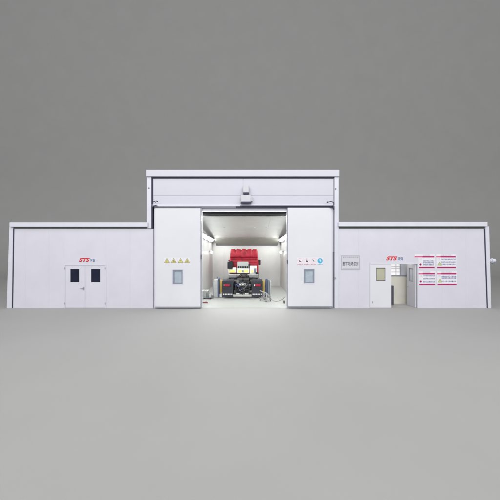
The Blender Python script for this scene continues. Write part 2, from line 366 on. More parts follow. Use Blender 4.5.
# open leaf stands inwards from the right jamb
L = 0.76; y0 = 0.06; xh = dr1 - f - 0.02
mb = MB(); zt_ = drz-f-.006
wy0, wy1, wz0, wz1 = 0.20, 0.56, Z(281, .5), Z(268, .5)
for (p, q, r_, s_) in ((0, wy0, 0.015, zt_), (wy1, L, 0.015, zt_), (wy0, wy1, 0.015, wz0), (wy0, wy1, wz1, zt_)):
    mb.box(xh-0.05, xh, y0+p, y0+q, r_, s_)
o = mb.build('hinged_door', M['panel'], B)
bm = bmesh.new(); bm.from_mesh(o.data); bmesh.ops.remove_doubles(bm, verts=bm.verts, dist=1e-4); bm.to_mesh(o.data); bm.free()
w = MB(); e = 0.025
for (p, q, r_, s_) in ((wy0, wy0+e, wz0, wz1), (wy1-e, wy1, wz0, wz1), (wy0+e, wy1-e, wz0, wz0+e), (wy0+e, wy1-e, wz1-e, wz1)):
    w.box(xh-0.062, xh-0.01, y0+p, y0+q, r_, s_)
wo = w.build('window', M['trim_grey'], o); MB().box(xh-0.03, xh-0.022, y0+wy0+e, y0+wy1-e, wz0+e, wz1-e).build('pane', M['pale_glass'], wo)
h = MB(); h.tube([(xh-.05, y0+L-.08, 1.05), (xh-.1, y0+L-.08, 1.05), (xh-.1, y0+L-.2, 1.05)], 0.014, 8); h.build('handle', M['steel'], o, smooth=True)

# corridor partition behind the doorway
yp = 1.08; pl, pr = 6.2, 10.6
zs = Z(275.0, yp); ztp = 2.55
wl, wm, wr = X(390.2, yp), X(400.3, yp), X(412.5, yp)
mb = MB(); mb.box(pl, pr, yp, yp+.08, 0, zs-.05); mb.box(pl, wl-.04, yp, yp+.08, zs-.05, 4.2); mb.box(wr+.04, pr, yp, yp+.08, zs-.05, 4.2); mb.box(wl-.04, wr+.04, yp, yp+.08, ztp, 4.2)
pa = mb.build('partition', M['beige'], B)
w = MB(); w.box(wl-.04, wr+.04, yp-.03, yp+.07, zs-.05, zs)
pwf = w.build('window_sill', M['frame_grey'], pa)
w = MB()
for (p, q) in ((wl-.04, wl), (wm-.02, wm+.02), (wr, wr+.04)): w.box(p, q, yp-.012, yp+.06, zs, ztp)
w.box(wl-.04, wr+.04, yp-.010, yp+.06, ztp-.03, ztp+.01)
pw = w.build('window', M['trim_grey'], pa)
w = MB(); w.box(wl, wm-.02, yp+.02, yp+.03, zs, ztp)
w.build('pane', M['lit_window'], pw)
w = MB(); w.box(wm+.02, wr, yp+.02, yp+.03, zs, ztp); w.build('pane', M['pale_glass'], pw)
w = MB()
for py in (266.5, 268.2, 271.8): w.box(wl, wm-.02, yp+.005, yp+.019, Z(py, yp)-.012, Z(py, yp)+.012)
w.box(X(395.8, yp), X(396.3, yp), yp+.003, yp+.019, zs, ztp)
w.build('glazing_bar', M['box_grey'], pw)
MB().box(pl, pl+.08, .10, yp, 0.012, 4.2).build('wall', M['beige'], B)
MB().box(pr-.08, pr, .10, yp, 0.012, 4.2).build('wall', M['beige'], B)
mb = MB(); mb.box(pl+.08, pr-.08, .10, yp, 2.62, 2.68); mb.build('ceiling', M['inner'], B)
mb = MB(); mb.box(pl+.09, pr-.09, 0.03, yp-.002, 0.004, 0.010); mb.build('floor', M['ground'], B)

# booth interior
bx0, bx1 = -3.19, 2.61; yb = 8.6; zc0 = 4.95
def zc(y): return 4.90 - (y-0.5)*(4.90-4.06)/7.0
mb = MB(); mb.box(bx0-0.1, bx1+0.1, -0.02, yb+.1, 0.004, 0.012); mb.build('floor', M['booth_floor'], B)
mb = MB(); y = 0.22
while y < yb: mb.box(bx0-.06, bx0, y, min(y+1.04, yb), 0, 5.2); y += 1.05
mb.box(bx0-.1, bx0-.01, 0.22, yb, 0, 5.2); mb.build('wall', M['inner'], B, 0.004)
mb = MB(); y = 0.22
while y < yb: mb.box(bx1, bx1+.06, y, min(y+1.04, yb), 0, 5.2); y += 1.05
mb.box(bx1+.01, bx1+.1, 0.22, yb, 0, 5.2); mb.build('wall', M['inner'], B, 0.004)
mb = MB(); x = bx0
while x < bx1-.01: mb.box(x, min(x+.96, bx1), yb, yb+.06, 0, 4.2); x += .967
mb.box(bx0, bx1, yb+.02, yb+.1, 0, 4.2); mb.build('wall', M['inner'], B, 0.004)
mb = MB(); ys = [0.5, 1.67, 2.84, 4.0, 5.17, 6.33, 7.5]
for i in range(6):
    for j in range(4):
        xa = bx0 + (bx1-bx0)*j/4; xb = bx0 + (bx1-bx0)*(j+1)/4 - .003
        mb.prism_x([(ys[i], zc(ys[i])), (ys[i+1]-.003, zc(ys[i+1]-.003)), (ys[i+1]-.003, zc(ys[i+1])+.06), (ys[i], zc(ys[i])+.06)], xa, xb)
mb.prism_x([(0.5, zc(.5)+.03), (7.5, zc(7.5)+.03), (7.5, zc(7.5)+.12), (.5, zc(.5)+.12)], bx0, bx1)
mb.build('ceiling', M['ceil'], B, 0.003)
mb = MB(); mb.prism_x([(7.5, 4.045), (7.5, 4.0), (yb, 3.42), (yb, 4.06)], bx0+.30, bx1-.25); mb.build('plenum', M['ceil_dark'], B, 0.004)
mb = MB(); mb.box(bx0+.02, bx1-.02, yb-.05, yb, 3.36, 3.42); mb.build('plenum_rail', M['trim'], B)
# faint fixings on the ceiling
for sx in (-1.7, -.9, 0.3, 1.1):
    MB().tube([(sx, 3.4, zc(3.4)-.03), (sx, 3.4, zc(3.4)+.01)], .05, 12).build('sprinkler', M['box_grey'], B, smooth=True)

# ------------------------------------------------------------------ lamps in the booth
def wall_lamp(x, y, z, s, ln, label):
    t = thing('strip_lamp', label, 'lamp', (x, y, z), 'lit strip lamps along the booth walls')
    rt = Matrix.Rotation(R(38)*s, 3, 'Y')
    MB().box(-.03, .05, -ln/2-.03, ln/2+.03, -.16, .16, rt, (0, 0, 0)).build('housing', M['trim'], t, .006) if s > 0 else MB().box(-.05, .03, -ln/2-.03, ln/2+.03, -.16, .16, rt, (0, 0, 0)).build('housing', M['trim'], t, .006)
    (MB().box(.052, .062, -ln/2, ln/2, -.12, .12, rt, (0, 0, 0)) if s > 0 else MB().box(-.062, -.052, -ln/2, ln/2, -.12, .12, rt, (0, 0, 0))).build('diffuser', M['lamp'], t)
    return t
nth = ('foremost, tucked behind the sliding leaf', 'first one clear of the sliding leaf', 'middle one of those in view', 'farthest back, by the sloping plenum')
for i, y in enumerate((1.3, 3.2, 5.1, 7.0)):
    zl = 4.12 - .035*y
    wall_lamp(bx0+.13, y, zl, 1, 1.62, 'bright strip lamp high on the left booth wall, ' + nth[i])
    wall_lamp(bx1-.13, y, zl, -1, 1.62, 'bright strip lamp high on the right booth wall, ' + nth[i])
def spot(x, y, z, s, label):
    t = thing('wall_lamp', label, 'lamp', (x, y, z), 'small lamps low in the booth corners')
    MB().box(-.02, .02, -.05, .05, -.05, .05).build('bracket', M['steel_dark'], t)
    MB().tube([(0, 0, 0), (s*.16, -.06, -.02)], .018, 8).build('arm', M['steel_dark'], t, smooth=True)
    MB().tube([(s*.16, -.03, .02), (s*.19, -.10, -.06), (s*.21, -.15, -.11)], [.04, .09, .1], 16).build('lamp_shade', M['trim'], t, smooth=True)
    MB().tube([(s*.212, -.152, -.112), (s*.216, -.162, -.122)], .08, 16).build('bulb', M['lamp'], t, smooth=True)
spot(bx0+.02, 6.6, 2.98, 1, 'small angled lamp on the left booth wall below the strip lamps')
spot(bx1-.02, 6.6, 2.98, -1, 'small angled lamp on the right booth wall below the strip lamps')

# ------------------------------------------------------------------ drive box over the gate
t = thing('gate_drive_box', 'pale grey drive box with a dark underside above the gate opening', 'drive box', (X(246, -.2), -0.02, Z(200)))
q = lambda px: (px-246)*(D-.3)/F
qz = lambda py: Z(py, -.3) - Z(200)
MB().box(q(240.9), q(250.9), -.33, 0.0, qz(201.8), qz(195.0)).build('gearbox', M['box_grey'], t, .015)
MB().box(q(240.6), q(251.2), -.31, -.20, qz(203.6), qz(202.0)).build('clamp', M['seal'], t)
MB().box(q(242.8), q(249.2), -.27, 0.0, qz(192.6), qz(185.0)).build('motor_cover', M['box_grey'], t, .05, seg=4)
mb = MB(); mb.box(q(243.4), q(249.0), -.29, -.02, qz(194.6), qz(192.8)); mb.build('motor_shaft', M['seal'], t, .01)
MB().box(q(249.4), q(252.6), -.17, 0.0, qz(200.6), qz(195.6)).build('terminal_box', M['panel'], t, .008)

# ------------------------------------------------------------------ logos, plate, posters, stickers
def logo(x0, xm, x1, z1, z0, label):
    t = thing('wall_logo', label, 'logo', (X(x0), -0.003, Z(z0)), 'red and blue company logos over the wing doors')
    ox, oz = X(x0), Z(z0)
    text('red_lettering', 'STS', 0, X(xm)-ox, 0, Z(z1)-oz, 0, M['ink_red'], t, shear=0.30, off=0.05)
    text('blue_lettering', '环保', X(xm+.6)-ox, X(x1)-ox, 0.0, Z(z1+.9)-oz, 0, M['ink_blue'], t, off=0.016)
logo(79.0, 89.8, 95.2, 257.9, 261.9, 'red slanted STS logo with small blue characters over the double door')
logo(386.2, 397.2, 403.0, 256.3, 260.4, 'red slanted STS logo with small blue characters over the open doorway')

t = thing('name_plate', 'pale grey name plate with a bold row of dark characters', 'sign', (X(350.3), -0.001, Z(262.5)))
ox, oz = X(350.3), Z(262.5)
MB().box(X(341.6)-ox, X(359.2)-ox, -.012, 0, Z(269.3)-oz, Z(255.8)-oz).build('plate', M['plate'], t, .004)
fm = MB(); pa_, pb_, pc_, pd_ = X(341.6)-ox, X(359.2)-ox, Z(269.3)-oz, Z(255.8)-oz
for (p, q_, r_, s_) in ((pa_-.02, pa_, pc_-.02, pd_+.02), (pb_, pb_+.02, pc_-.02, pd_+.02), (pa_, pb_, pd_, pd_+.02), (pa_, pb_, pc_-.02, pc_)): fm.box(p, q_, -.02, 0, r_, s_)
fm.build('frame', M['steel_light'], t)
text('small_lettering', '重型车辆涂装设备', X(342.6)-ox, X(358.4)-ox, Z(258.0)-oz, Z(256.5)-oz, -.0125, M['ink_grey'], t)
text('bold_lettering', '整车喷烤漆房', X(342.5)-ox, X(358.3)-ox, Z(265.9)-oz, Z(261.6)-oz, -.0125, M['ink_black'], t, off=.004)
MB().box(X(342.5)-ox, X(358.6)-ox, -.0145, -.0125, Z(268.8)-oz, Z(268.5)-oz).build('rule', M['ink_grey'], t)
MB().box(X(342.5)-ox, X(358.6)-ox, -.0145, -.0125, Z(259.9)-oz, Z(259.7)-oz).build('rule', M['plate'], t)

def tri(cx, cz, r, y0, y1): return MB().prism([(cx-r*.95, cz-r*.62), (cx+r*.95, cz-r*.62), (cx, cz+r*.95)], y0, y1)
def poster(x0, x1, hx0, zt, title, lines, mark, label):
    t = thing('notice_poster', label, 'poster', (X((x0+x1)/2), -0.001, Z(zt+7)), 'four notice posters beside the open doorway')
    ox, oz = X((x0+x1)/2), Z(zt+7)
    def bx(n, a, b, p, q, m, y=-.006, d=.002): return MB().box(X(a)-ox, X(b)-ox, y, y+d, Z(q)-oz, Z(p)-oz).build(n, m, t)
    MB().prism([(X(x0-.4)-ox, Z(zt+14.2)-oz), (X(x1+.3)-ox, Z(zt+14.2)-oz), (X(x1+.3)-ox, Z(zt-.4)-oz), (X(hx0)-ox, Z(zt-.4)-oz), (X(hx0)-ox, Z(zt+3.4)-oz), (X(x0-.4)-ox, Z(zt+3.4)-oz)], -.004, 0).build('sheet', M['paper'], t)
    text('title', title, X(x0+4)-ox, X(x1-5)-ox, Z(zt+1.3)-oz, Z(zt+.2)-oz, -.0042, M['ink_grey'], t)
    bx('header_bar', hx0, x0+3.6, zt+1.8, zt+3.1, M['ink_pink'])
    bx('header_bar', x0+3.6, x1-.3, zt+1.6, zt+3.2, M['ink_crimson'])
    bx('footer_bar', x0, x1, zt+12.5, zt+13.9, M['ink_crimson'])
    for k, (s, py) in enumerate(lines):
        text('text_line', s, X(x0+4.0)-ox, X(x1-.5)-ox, Z(py+1.45)-oz, Z(py)-oz, -.0042, M['ink_text'], t, off=.012)
    cx = X(x0+2.0)-ox
    if mark == 'triangle':
        cz = Z(zt+9.6)-oz
        p = tri(cx+.03, cz, .125, -.006, -.004).build('pictogram', M['olive_green'], t); tri(cx+.03, cz-.003, .07, -.0075, -.006).build('fill', M['olive_yellow'], p)
    else:
        cz = Z(zt+10.2)-oz
        p = MB().tube([(cx-.02, -.004, cz), (cx-.02, -.006, cz)], .058, 20).build('pictogram', M['ink_crimson'], t)
        MB().box(cx-.045, cx+.005, -.0075, -.006, cz-.012, cz+.012).build('symbol', M['ink_black'], p)
    text('small_lettering', '注意', X(x0+.6)-ox, X(x0+2.9)-ox, Z(zt+5.1)-oz, Z(zt+4.3)-oz, -.0042, M['ink_grey'], t)
poster(418.8, 434.6, 414.6, 254.3, '安全操作规程', [('未经许可禁止入内施工', 260.2), ('进入现场穿戴防护用品', 262.0), ('保持通道畅通清洁卫生', 264.0)], 'dot', 'crimson barred notice poster with a red dot, upper one beside the doorway')
poster(437.0, 456.0, 436.2, 254.3, '设备安全须知', [('开机之前检查电源与气源', 258.6), ('喷漆作业必须开启排风', 261.4), ('严禁烟火注意通风安全', 263.6)], 'triangle', 'crimson barred notice poster with a green triangle, upper one of its column')
poster(419.0, 435.2, 418.6, 271.3, '岗位职责制度', [('工作完毕切断总电源', 275.0), ('定期更换过滤材料棉', 278.0), ('做好设备日常保养记录', 281.1)], 'dot', 'crimson barred notice poster with a red dot, lower one beside the doorway')
poster(437.4, 456.6, 437.0, 271.3, '危险化学品告知', [('易燃物品远离火源热源', 275.8), ('油漆稀料分类存放保管', 277.4), ('发生火情立即报警处理', 280.6)], 'triangle', 'crimson barred notice poster with a green triangle, lower one of its column')

def warning(px, sym, label):
    d = -.181
    t = thing('warning_sticker', label, 'sticker', (X(px, d), d, Z(260.6, d)), 'warning triangles on the left sliding leaf')
    MB().box(-.16, .16, -.003, 0, -.20, .155).build('sheet', M['paper'], t)
    tri(0, -.02, .165, -.0045, -.003).build('border', M['ink_olive'], t); tri(0, -.018, .125, -.006, -.0045).build('triangle', M['olive_yellow'], t)
    mb = MB()
    if sym == 'mark': mb.prism([(-.012, -.015), (.012, -.015), (.02, .045), (-.02, .045)], -.0075, -.006); mb.box(-.013, .013, -.0075, -.006, -.055, -.03)
    elif sym == 'flame': mb.prism([(-.045, -.06), (.045, -.06), (.05, -.02), (.02, .0), (.0, .06), (-.02, .0), (-.045, -.015)], -.0075, -.006)
    elif sym == 'bolt': mb.prism([(-.01, -.065), (.03, -.0), (.008, .0), (.02, .055), (-.03, -.012), (-.004, -.012)], -.0075, -.006)
    else: mb.prism([(-.05, -.06), (.05, -.06), (.05, -.045), (.012, -.03), (.03, .01), (0, .045), (-.03, .01), (-.012, -.03), (-.05, -.045)], -.0075, -.006)
    mb.build('symbol', M['ink_olive'], t)
    cap = {'mark': '注意安全', 'flame': '当心火灾', 'bolt': '当心触电', 'hand': '当心中毒'}[sym]
    text('caption', cap, -.12, .12, -.185, -.15, -.0032, M['ink_grey'], t)
warning(167.0, 'mark', 'yellow warning triangle sticker with an exclamation mark')
warning(173.7, 'flame', 'yellow warning triangle sticker with a broad dark flame')
warning(180.6, 'bolt', 'yellow warning triangle sticker with a thin lightning bolt')
warning(187.2, 'hand', 'yellow warning triangle sticker nearest the gate opening')

def ban(px, sym, label):
    d = -.181
    t = thing('notice_sticker', label, 'sticker', (X(px, d), d, Z(260.8, d)), 'round notices on the right sliding leaf')
    MB().box(-.165, .165, -.003, 0, -.225, .17).build('sheet', M['paper'], t)
    blue = sym == 'mask'
    ring = []
    n = 28; vs = []; fs = []
    ro, ri = .135, (.0 if blue else .108)
    mb = MB()
    if blue: mb.tube([(0, -.003, 0), (0, -.0045, 0)], .135, 28)
    else:
        for k in range(n):
            a0, a1 = 2*math.pi*k/n, 2*math.pi*(k+1)/n
            mb.prism([(ri*math.cos(a0), ri*math.sin(a0)), (ro*math.cos(a0), ro*math.sin(a0)), (ro*math.cos(a1), ro*math.sin(a1)), (ri*math.cos(a1), ri*math.sin(a1))], -.0045, -.003)
    mb.build('disc' if blue else 'ring', M['ink_cyan'] if blue else M['ink_faint'], t)
    mb = MB()
    if sym == 'smoke': mb.box(-.05, .06, -.006, -.003, -.045, -.015); mb.prism([(-.05, -.02), (-.02, -.02), (.01, .06), (-.02, .06)], -.006, -.003)
    elif sym == 'fire': mb.prism([(-.045, -.06), (.055, -.06), (.04, -.01), (.02, .01), (.015, .07), (-.02, .075), (-.03, .01)], -.006, -.003)
    elif sym == 'phone': mb.prism([(-.06, .055), (-.04, .075), (.05, -.03), (.02, -.05)], -.006, -.003)
    else: mb.prism([(-.07, .03), (-.01, .08), (.05, .05), (.06, -.03), (.0, -.07), (.03, .0), (-.02, .02)], -.006, -.0045)
    mb.build('symbol', M['paper'] if blue else M['ink_black'], t)
    cap = {'smoke': '禁止吸烟', 'fire': '禁止烟火', 'phone': '禁打手机', 'mask': '必须防护'}[sym]
    text('caption', cap, -.14, .14, -.21, -.155, -.0032, M['ink_cyan'] if blue else M['ink_pink'], t, off=.03)
ban(300.1, 'smoke', 'round prohibition sticker with a small dark figure, next to the gate opening')
ban(306.9, 'fire', 'round prohibition sticker with a dark upright figure, second from the gate opening')
ban(313.5, 'phone', 'round prohibition sticker with a thin slanted figure, beside the blue disc')
ban(320.1, 'mask', 'round bright blue sticker with a white figure')

# pipe stub on the right end
t = thing('wall_pipe', 'short white pipe stub with a flange on the right end wall', 'pipe', (X(490), 0.03, Z(260.6)))
k = D/F
MB().tube([(-.03, 0, 0), (5.1*k, 0, 0)], .095, 20).build('pipe', M['trim'], t, smooth=True)
MB().tube([(1.0*k, 0, -.0), (2.2*k, 0, 0)], .135, 20).build('flange', M['trim'], t, smooth=True)
MB().tube([(2.9*k, 0, -.08), (2.9*k, 0, -.15), (5.0*k, 0, -.155)], .035, 10).build('drain', M['bluegrey'], t, smooth=True)

# ------------------------------------------------------------------ the truck
TY = 2.66
T = thing('truck', 'red cab tractor truck parked tail first in the lit booth', 'truck', (X(242.4, TY), TY, .012))
mb = MB()
for s in (-1, 1): mb.box(s*.36-.04, s*.36+.04, .12, 5.4, .72, .97)
for y in (.14, 1.1, 2.3, 3.1): mb.box(-.32, .32, y, y+.1, .74, .95)
mb.build('chassis', M['chassis'], T, .008)
# rear end cluster
mb = MB(); mb.box(-.58, .58, -.02, .06, .12, .25); mb.build('rear_bar', M['hose_grey'], T, .015)
mb = MB()
for s in (-1, 1): mb.box(s*.42-.03, s*.42+.03, -.01, .12, .25, .8)
mb.build('bar_bracket', M['chassis'], T, .006)
mb = MB()
for s in (-1, 1): mb.tube([(s*.22-.17, .25, .52), (s*.22-.15, .25, .52), (s*.22+.15, .25, .52), (s*.22+.17, .25, .52)], [.09, .13, .13, .09], 20)
mb.build('air_tank', M['chassis'], T, smooth=True)
mb = MB(); mb.box(-.2, .2, .08, .12, .82, .93); mb.build('licence_plate', M['white_mask'], T, .008)
mb = MB()
for x in (-.37, -.3, -.22, .2, .28, .36): mb.box(x-.035, x+.035, .0, .05, .27, .33)
mb.build('clip', M['white_mask'], T, .006)
mb = MB(); mb.tube([(-.12, 0.05, .4), (0, .02, .45), (.12, .05, .4)], .05, 12); mb.tube([(0, .02, .2), (0, .02, .62)], .035, 12); mb.build('towing_eye', M['chassis'], T, smooth=True)
random.seed(11)
for i in range(13):
    m = [M['black'], M['steel_dark'], M['steel_dark'], M['black'], M['hose_blue'], M['black'], M['chassis']][i % 7]
    x0_, x1_ = random.uniform(-.5, .1), random.uniform(0, .52)
    z0_, z1_, zm = random.uniform(.45, 1.0), random.uniform(.45, 1.02), random.uniform(.3, 1.05)
    yy = random.uniform(.0, .16)
    pts = []
    for k2 in range(15):
        u = k2/14; pts.append((x0_*(1-u)+x1_*u + .05*math.sin(7*u+i), yy+.07*math.sin(5*u+i*2), z0_*(1-u)+z1_*u + (zm-.7)*math.sin(math.pi*u) + .03*math.sin(11*u+i)))
    MB().tube(pts, .017, 8).build('air_hose', m, T, smooth=True)
for i in range(10): MB().box(*(lambda x, z, a, b: (x-a, x+a, .1, .3, z-b, z+b))(random.uniform(-.5, .5), random.uniform(.55, 1.08), random.uniform(.03, .08), random.uniform(.03, .08))).build('valve_block', M['chassis'] if i % 3 else M['steel_dark'], T, .008)
# mud guards with flaps and lamps
for s in (-1, 1):
    x0_, x1_ = s*.58, s*1.275
    g = MB()
    arc = [(.75+.62*math.cos(R(a)), .52+.62*math.sin(R(a))) for a in range(-5, 186, 10)]
    inn = [(.75+.595*math.cos(R(a)), .52+.595*math.sin(R(a))) for a in range(185, -6, -10)]
    g.prism_x(arc+inn, min(x0_, x1_), max(x0_, x1_)); g.build('mudguard', M['flap'], T, smooth=True)
    g = MB().box(x0_, x1_, .04, .07, .06, .62).box(x0_, x1_, .015, .075, .60, 1.10)
    fl = g.build('mud_flap', M['flap'], T, .012)
    mb = MB()
    for i in range(6):
        w_ = .075; cx = s*.93 - .25 + i*.1 + (.012 if i % 2 else 0)
        mb.box(cx-.034, cx+.03, .034, .04, .235, .305); mb.box(cx-.045, cx+.045, .033, .04, .262, .278); 
    mb.build('reflective_lettering', M['white_mask'], fl)
    lm = MB().box(s*.72, s*1.17, -.05, .015, .76, .93).build('tail_light', M['black'], T, .015)
    MB().box(s*.80, s*1.14, -.062, -.05, .78, .91).build('red_lens', M['red_lens'], lm, .006)
    MB().box(s*(.735 if s > 0 else 1.145), s*(.79 if s > 0 else 1.165), -.061, -.05, .79, .90).build('white_lens', M['white_mask'], lm, .004)
for y in (.75, 2.1):
    MB().tube([(-.95, y, .5), (-.2, y, .5), (-.16, y, .5), (.16, y, .5), (.2, y, .5), (.95, y, .5)], [.09, .11, .24, .24, .11, .09], 18).build('axle', M['chassis'], T, smooth=True)
mb = MB(); mb.box(-.5, .5, 3.3, 4.3, .32, 1.15); mb.build('gearbox', M['chassis'], T, .05)
mb = MB(); mb.box(-.56, .56, .9, .96, .60, .98); mb.build('suspension_beam', M['chassis'], T, .02)
# wheels
def wheel(x, y, w, r=.515):
    e = bpy.data.objects.new('wheel', None); C.objects.link(e); e.parent = T; e.location = (x, y, r)
    h = w/2
    MB().lathe_x([(-h, r*.62), (-h, r*.9), (-h+.05, r), (-.02, r), (-.012, r-.012), (.012, r-.012), (.02, r), (h-.05, r), (h, r*.9), (h, r*.62)], 0, 0, 0, 40).build('tyre', M['tyre'], e, smooth=True)
    MB().lathe_x([(-h+.02, r*.55), (-h+.01, r*.62), (-h+.06, r*.6), (0, r*.3), (h-.06, r*.6), (h-.01, r*.62), (h-.02, r*.55)], 0, 0, 0, 32).build('rim', M['steel'], e, smooth=True)
for y in (.75, 2.1):
    for s in (-1, 1):
        for xo in (.78, 1.08): wheel(s*xo, y, .27)
for s in (-1, 1): wheel(s*1.0, 4.75, .3)
# fifth wheel
mb = MB(); poly = [(.9, 1.0), (.95, 1.05), (1.9, 1.12), (1.9, 1.05)]
mb.prism_x(poly, -.40, -.06); mb.prism_x(poly, .06, .40); mb.prism_x([(1.2, 1.0), (1.2, 1.066), (1.9, 1.116), (1.9, 1.05)], -.06, .06)
mb.build('fifth_wheel', M['chassis'], T, .01)
# cab
yc = 3.2; ts = (D+TY+yc)/F
def cx_(px): return X(px, TY+yc) - X(242.4, TY)
def cz_(py): return Z(py, TY+yc)
c0, c1 = cx_(229.3), cx_(258.6); cm = (c0+c1)/2; hw = (c1-c0)/2
n = 15; rings = []
def ring(z, w, yb_, yf): 
    r = .16; pts = []
    for (qx, qy, a0) in ((1, -1, -90), (1, 1, 0), (-1, 1, 90), (-1, -1, 180)):
        ccx = cm + qx*(w-r); ccy = (yb_+r) if qy < 0 else (yf-r)
        for a in range(0, 91, 18): pts.append((ccx + r*math.cos(R(a0+a)), ccy + r*math.sin(R(a0+a)), z))
    return pts
secs = [(.95, hw*.98, yc, yc+2.15), (1.35, hw, yc, yc+2.25), (1.95, hw, yc, yc+2.2), (2.25, hw*.985, yc+.0, yc+2.05), (2.42, hw*.97, yc+.02, yc+1.9), (2.75, hw*.955, yc+.05, yc+1.55), (3.0, hw*.945, yc+.10, yc+1.2), (3.06, hw*.90, yc+.2, yc+1.0)]
mb = MB(); vs = []; fs = []; L_ = None
for s_ in secs:
    p = ring(*s_); L_ = len(p); vs += p
for i in range(len(secs)-1):
    for k2 in range(L_): fs.append([i*L_+k2, i*L_+(k2+1) % L_, (i+1)*L_+(k2+1) % L_, (i+1)*L_+k2])
fs += [list(range(L_))[::-1], list(range((len(secs)-1)*L_, len(secs)*L_))]
mb._add(vs, fs); cab = mb.build('cab', M['red_cab'], T, smooth=True)
# scalloped roof deflector ribs and cross ribs pressed into the cab back
mb = MB(); nb = 5; vs = []; fs = []; NX = 100
prof_y = [(0.02, 2.44, 0), (0.0, 2.60, .3), (0.02, 2.86, .8), (0.06, 3.02, 1), (0.14, 3.09, 1), (0.5, 3.08, .8), (0.9, 2.98, .3)]
for i in range(NX+1):
    u = i/NX; x = cm - hw*.93 + 2*hw*.93*u
    sc_ = min(1.0, 3.2*abs(((u*nb+.5) % 1.0)-.5)*2)
    for dy, z, k2 in prof_y: vs.append((x, yc + dy - .012*sc_*k2 + .012*math.sin(u*31+z*9) - .02, z + (.13*sc_-.085)*(k2 if z > 2.9 else 0) + .012*math.sin(u*23+z*5)*k2))
NP = len(prof_y)
for i in range(NX):
    for j in range(NP-1): fs.append([i*NP+j, (i+1)*NP+j, (i+1)*NP+j+1, i*NP+j+1])
mb._add(vs, fs)
od = mb.build('roof_deflector', M['red_cab'], cab, smooth=True)
sm = od.modifiers.new('thickness', 'SOLIDIFY'); sm.thickness = .03
mb = MB(); mb.tube([(cm-hw*.9, yc-.0, 2.36), (cm+hw*.9, yc-.0, 2.36)], .05, 10); mb.tube([(cm-hw*.9, yc-.0, 2.16), (cm+hw*.9, yc-.0, 2.16)], .035, 10)
mb.build('cab_rib', M['red_cab'], cab, smooth=True)
# masked equipment behind the cab
ye = yc - .32
def ex(px): return X(px, TY+ye) - X(242.4, TY)
def ez(py): return Z(py, TY+ye)
MB().box(ex(237.2), ex(248.6), ye+.05, yc, ez(268.4), ez(262.0)).build('equipment_box', M['cab_grey'], T, .04, seg=3)
mb = MB()
for i in range(6): mb.box(ex(238+1.75*i), ex(239.2+1.75*i), ye+.02, ye+.08, ez(268.2), ez(266.3))
mb.build('grille', M['chassis'], T)
MB().box(ex(236.8), ex(249.2), ye, ye+.1, ez(273.2), ez(268.5)).build('masked_panel', M['white_mask'], T, .02)
MB().box(ex(228.2), ex(236.2), ye+.02, ye+.2, ez(273.0), ez(267.6)).build('masked_panel', M['white_mask'], T, .03)
MB().box(ex(249.8), ex(256.8), ye+.02, ye+.2, ez(274.0), ez(265.9)).build('masked_panel', M['white_mask'], T, .03)
for a, b in ((229.6, 234.8), (238.2, 241.6), (244.2, 248.0), (251.2, 253.0)):
    MB().box(ex(a), ex(b), ye-.012, ye-.002 + (.02 if a in (229.6, 251.2) else 0), ez(272.6), ez(270.2)).build('yellow_label', M['yellow_label'], T, .004)
MB().box(ex(242.2), ex(243.6), ye-.01, ye-.001, ez(272.4), ez(270.4)).build('grey_label', M['bluegrey'], T)
MB().box(ex(254.0), ex(256.4), ye-.01, ye+.02, ez(273.0), ez(268.5)).build('pipe_guard', M['bluegrey'], T, .01)
MB().box(ex(247.6), ex(250.4), ye+.06, yc-.0, ez(267.6), ez(264.2)).build('filter', M['chassis'], T, .03)
mb = MB(); mb.tube([(ex(230.2), ye+.14, ez(269)), (ex(230.2), ye+.14, ez(266)), (ex(230.2), ye+.14, ez(262.2)), (ex(230.2), ye+.14, ez(261.2))], [.22, .23, .22, .15], 16); mb.box(ex(227.6), ex(229.5), ye+.1, ye+.3, ez(267), ez(261.4))
mb.build('air_intake', M['chassis'], T, smooth=True)
# lower silver band behind the cab
ys_ = yc - .62
def sx_(px): return X(px, TY+ys_) - X(242.4, TY)
def sz_(py): return Z(py, TY+ys_)
mb = MB(); mb.box(sx_(228.4), sx_(236.8), ys_, ys_+.5, sz_(278.0), sz_(274.4)); mb.box(sx_(248.6), sx_(258.4), ys_, ys_+.5, sz_(278.0), sz_(274.4)); mb.box(sx_(236.8), sx_(248.6), ys_+.05, ys_+.5, sz_(277), sz_(274.4)); mb.build('battery_case', M['steel'], T, .03)
mb = MB(); mb.box(sx_(228.6), sx_(258.2), ys_+.02, ys_+.45, sz_(279.8), sz_(278.1)); mb.build('frame_step', M['chassis'], T, .01)
mb = MB()
for r in (.30, .22): mb.tube([(cm-.0 + r*1.3*math.cos(R(a)), ys_-.03, sz_(278)+r*math.sin(R(a))) for a in range(0, 181, 15)], .028, 8)
mb.build('hose_arch', M['black'], T, smooth=True)
MB().tube([(sx_(257.2), ys_+.2, sz_(278.5)), (sx_(257.2), ys_+.2, sz_(272.5))], .11, 16).build('exhaust', M['chassis'], T, smooth=True)
# mirrors
for s, px in ((1, 260.2), (-1, 227.8)):
    m_ = MB().box(cx_(px)-.10, cx_(px)+.10, yc+1.7, yc+1.85, cz_(266.5), cz_(260.8)).build('mirror', M['chassis'], T, .04, seg=3)
    e_ = cm + s*hw*.97
    MB().tube([(e_, yc+1.8, cz_(261.2)), (cx_(px), yc+1.76, cz_(261.4))], .022, 8).tube([(e_, yc+1.8, cz_(265.8)), (cx_(px), yc+1.76, cz_(265.6))], .022, 8).build('mirror_arm', M['chassis'], m_, smooth=True)

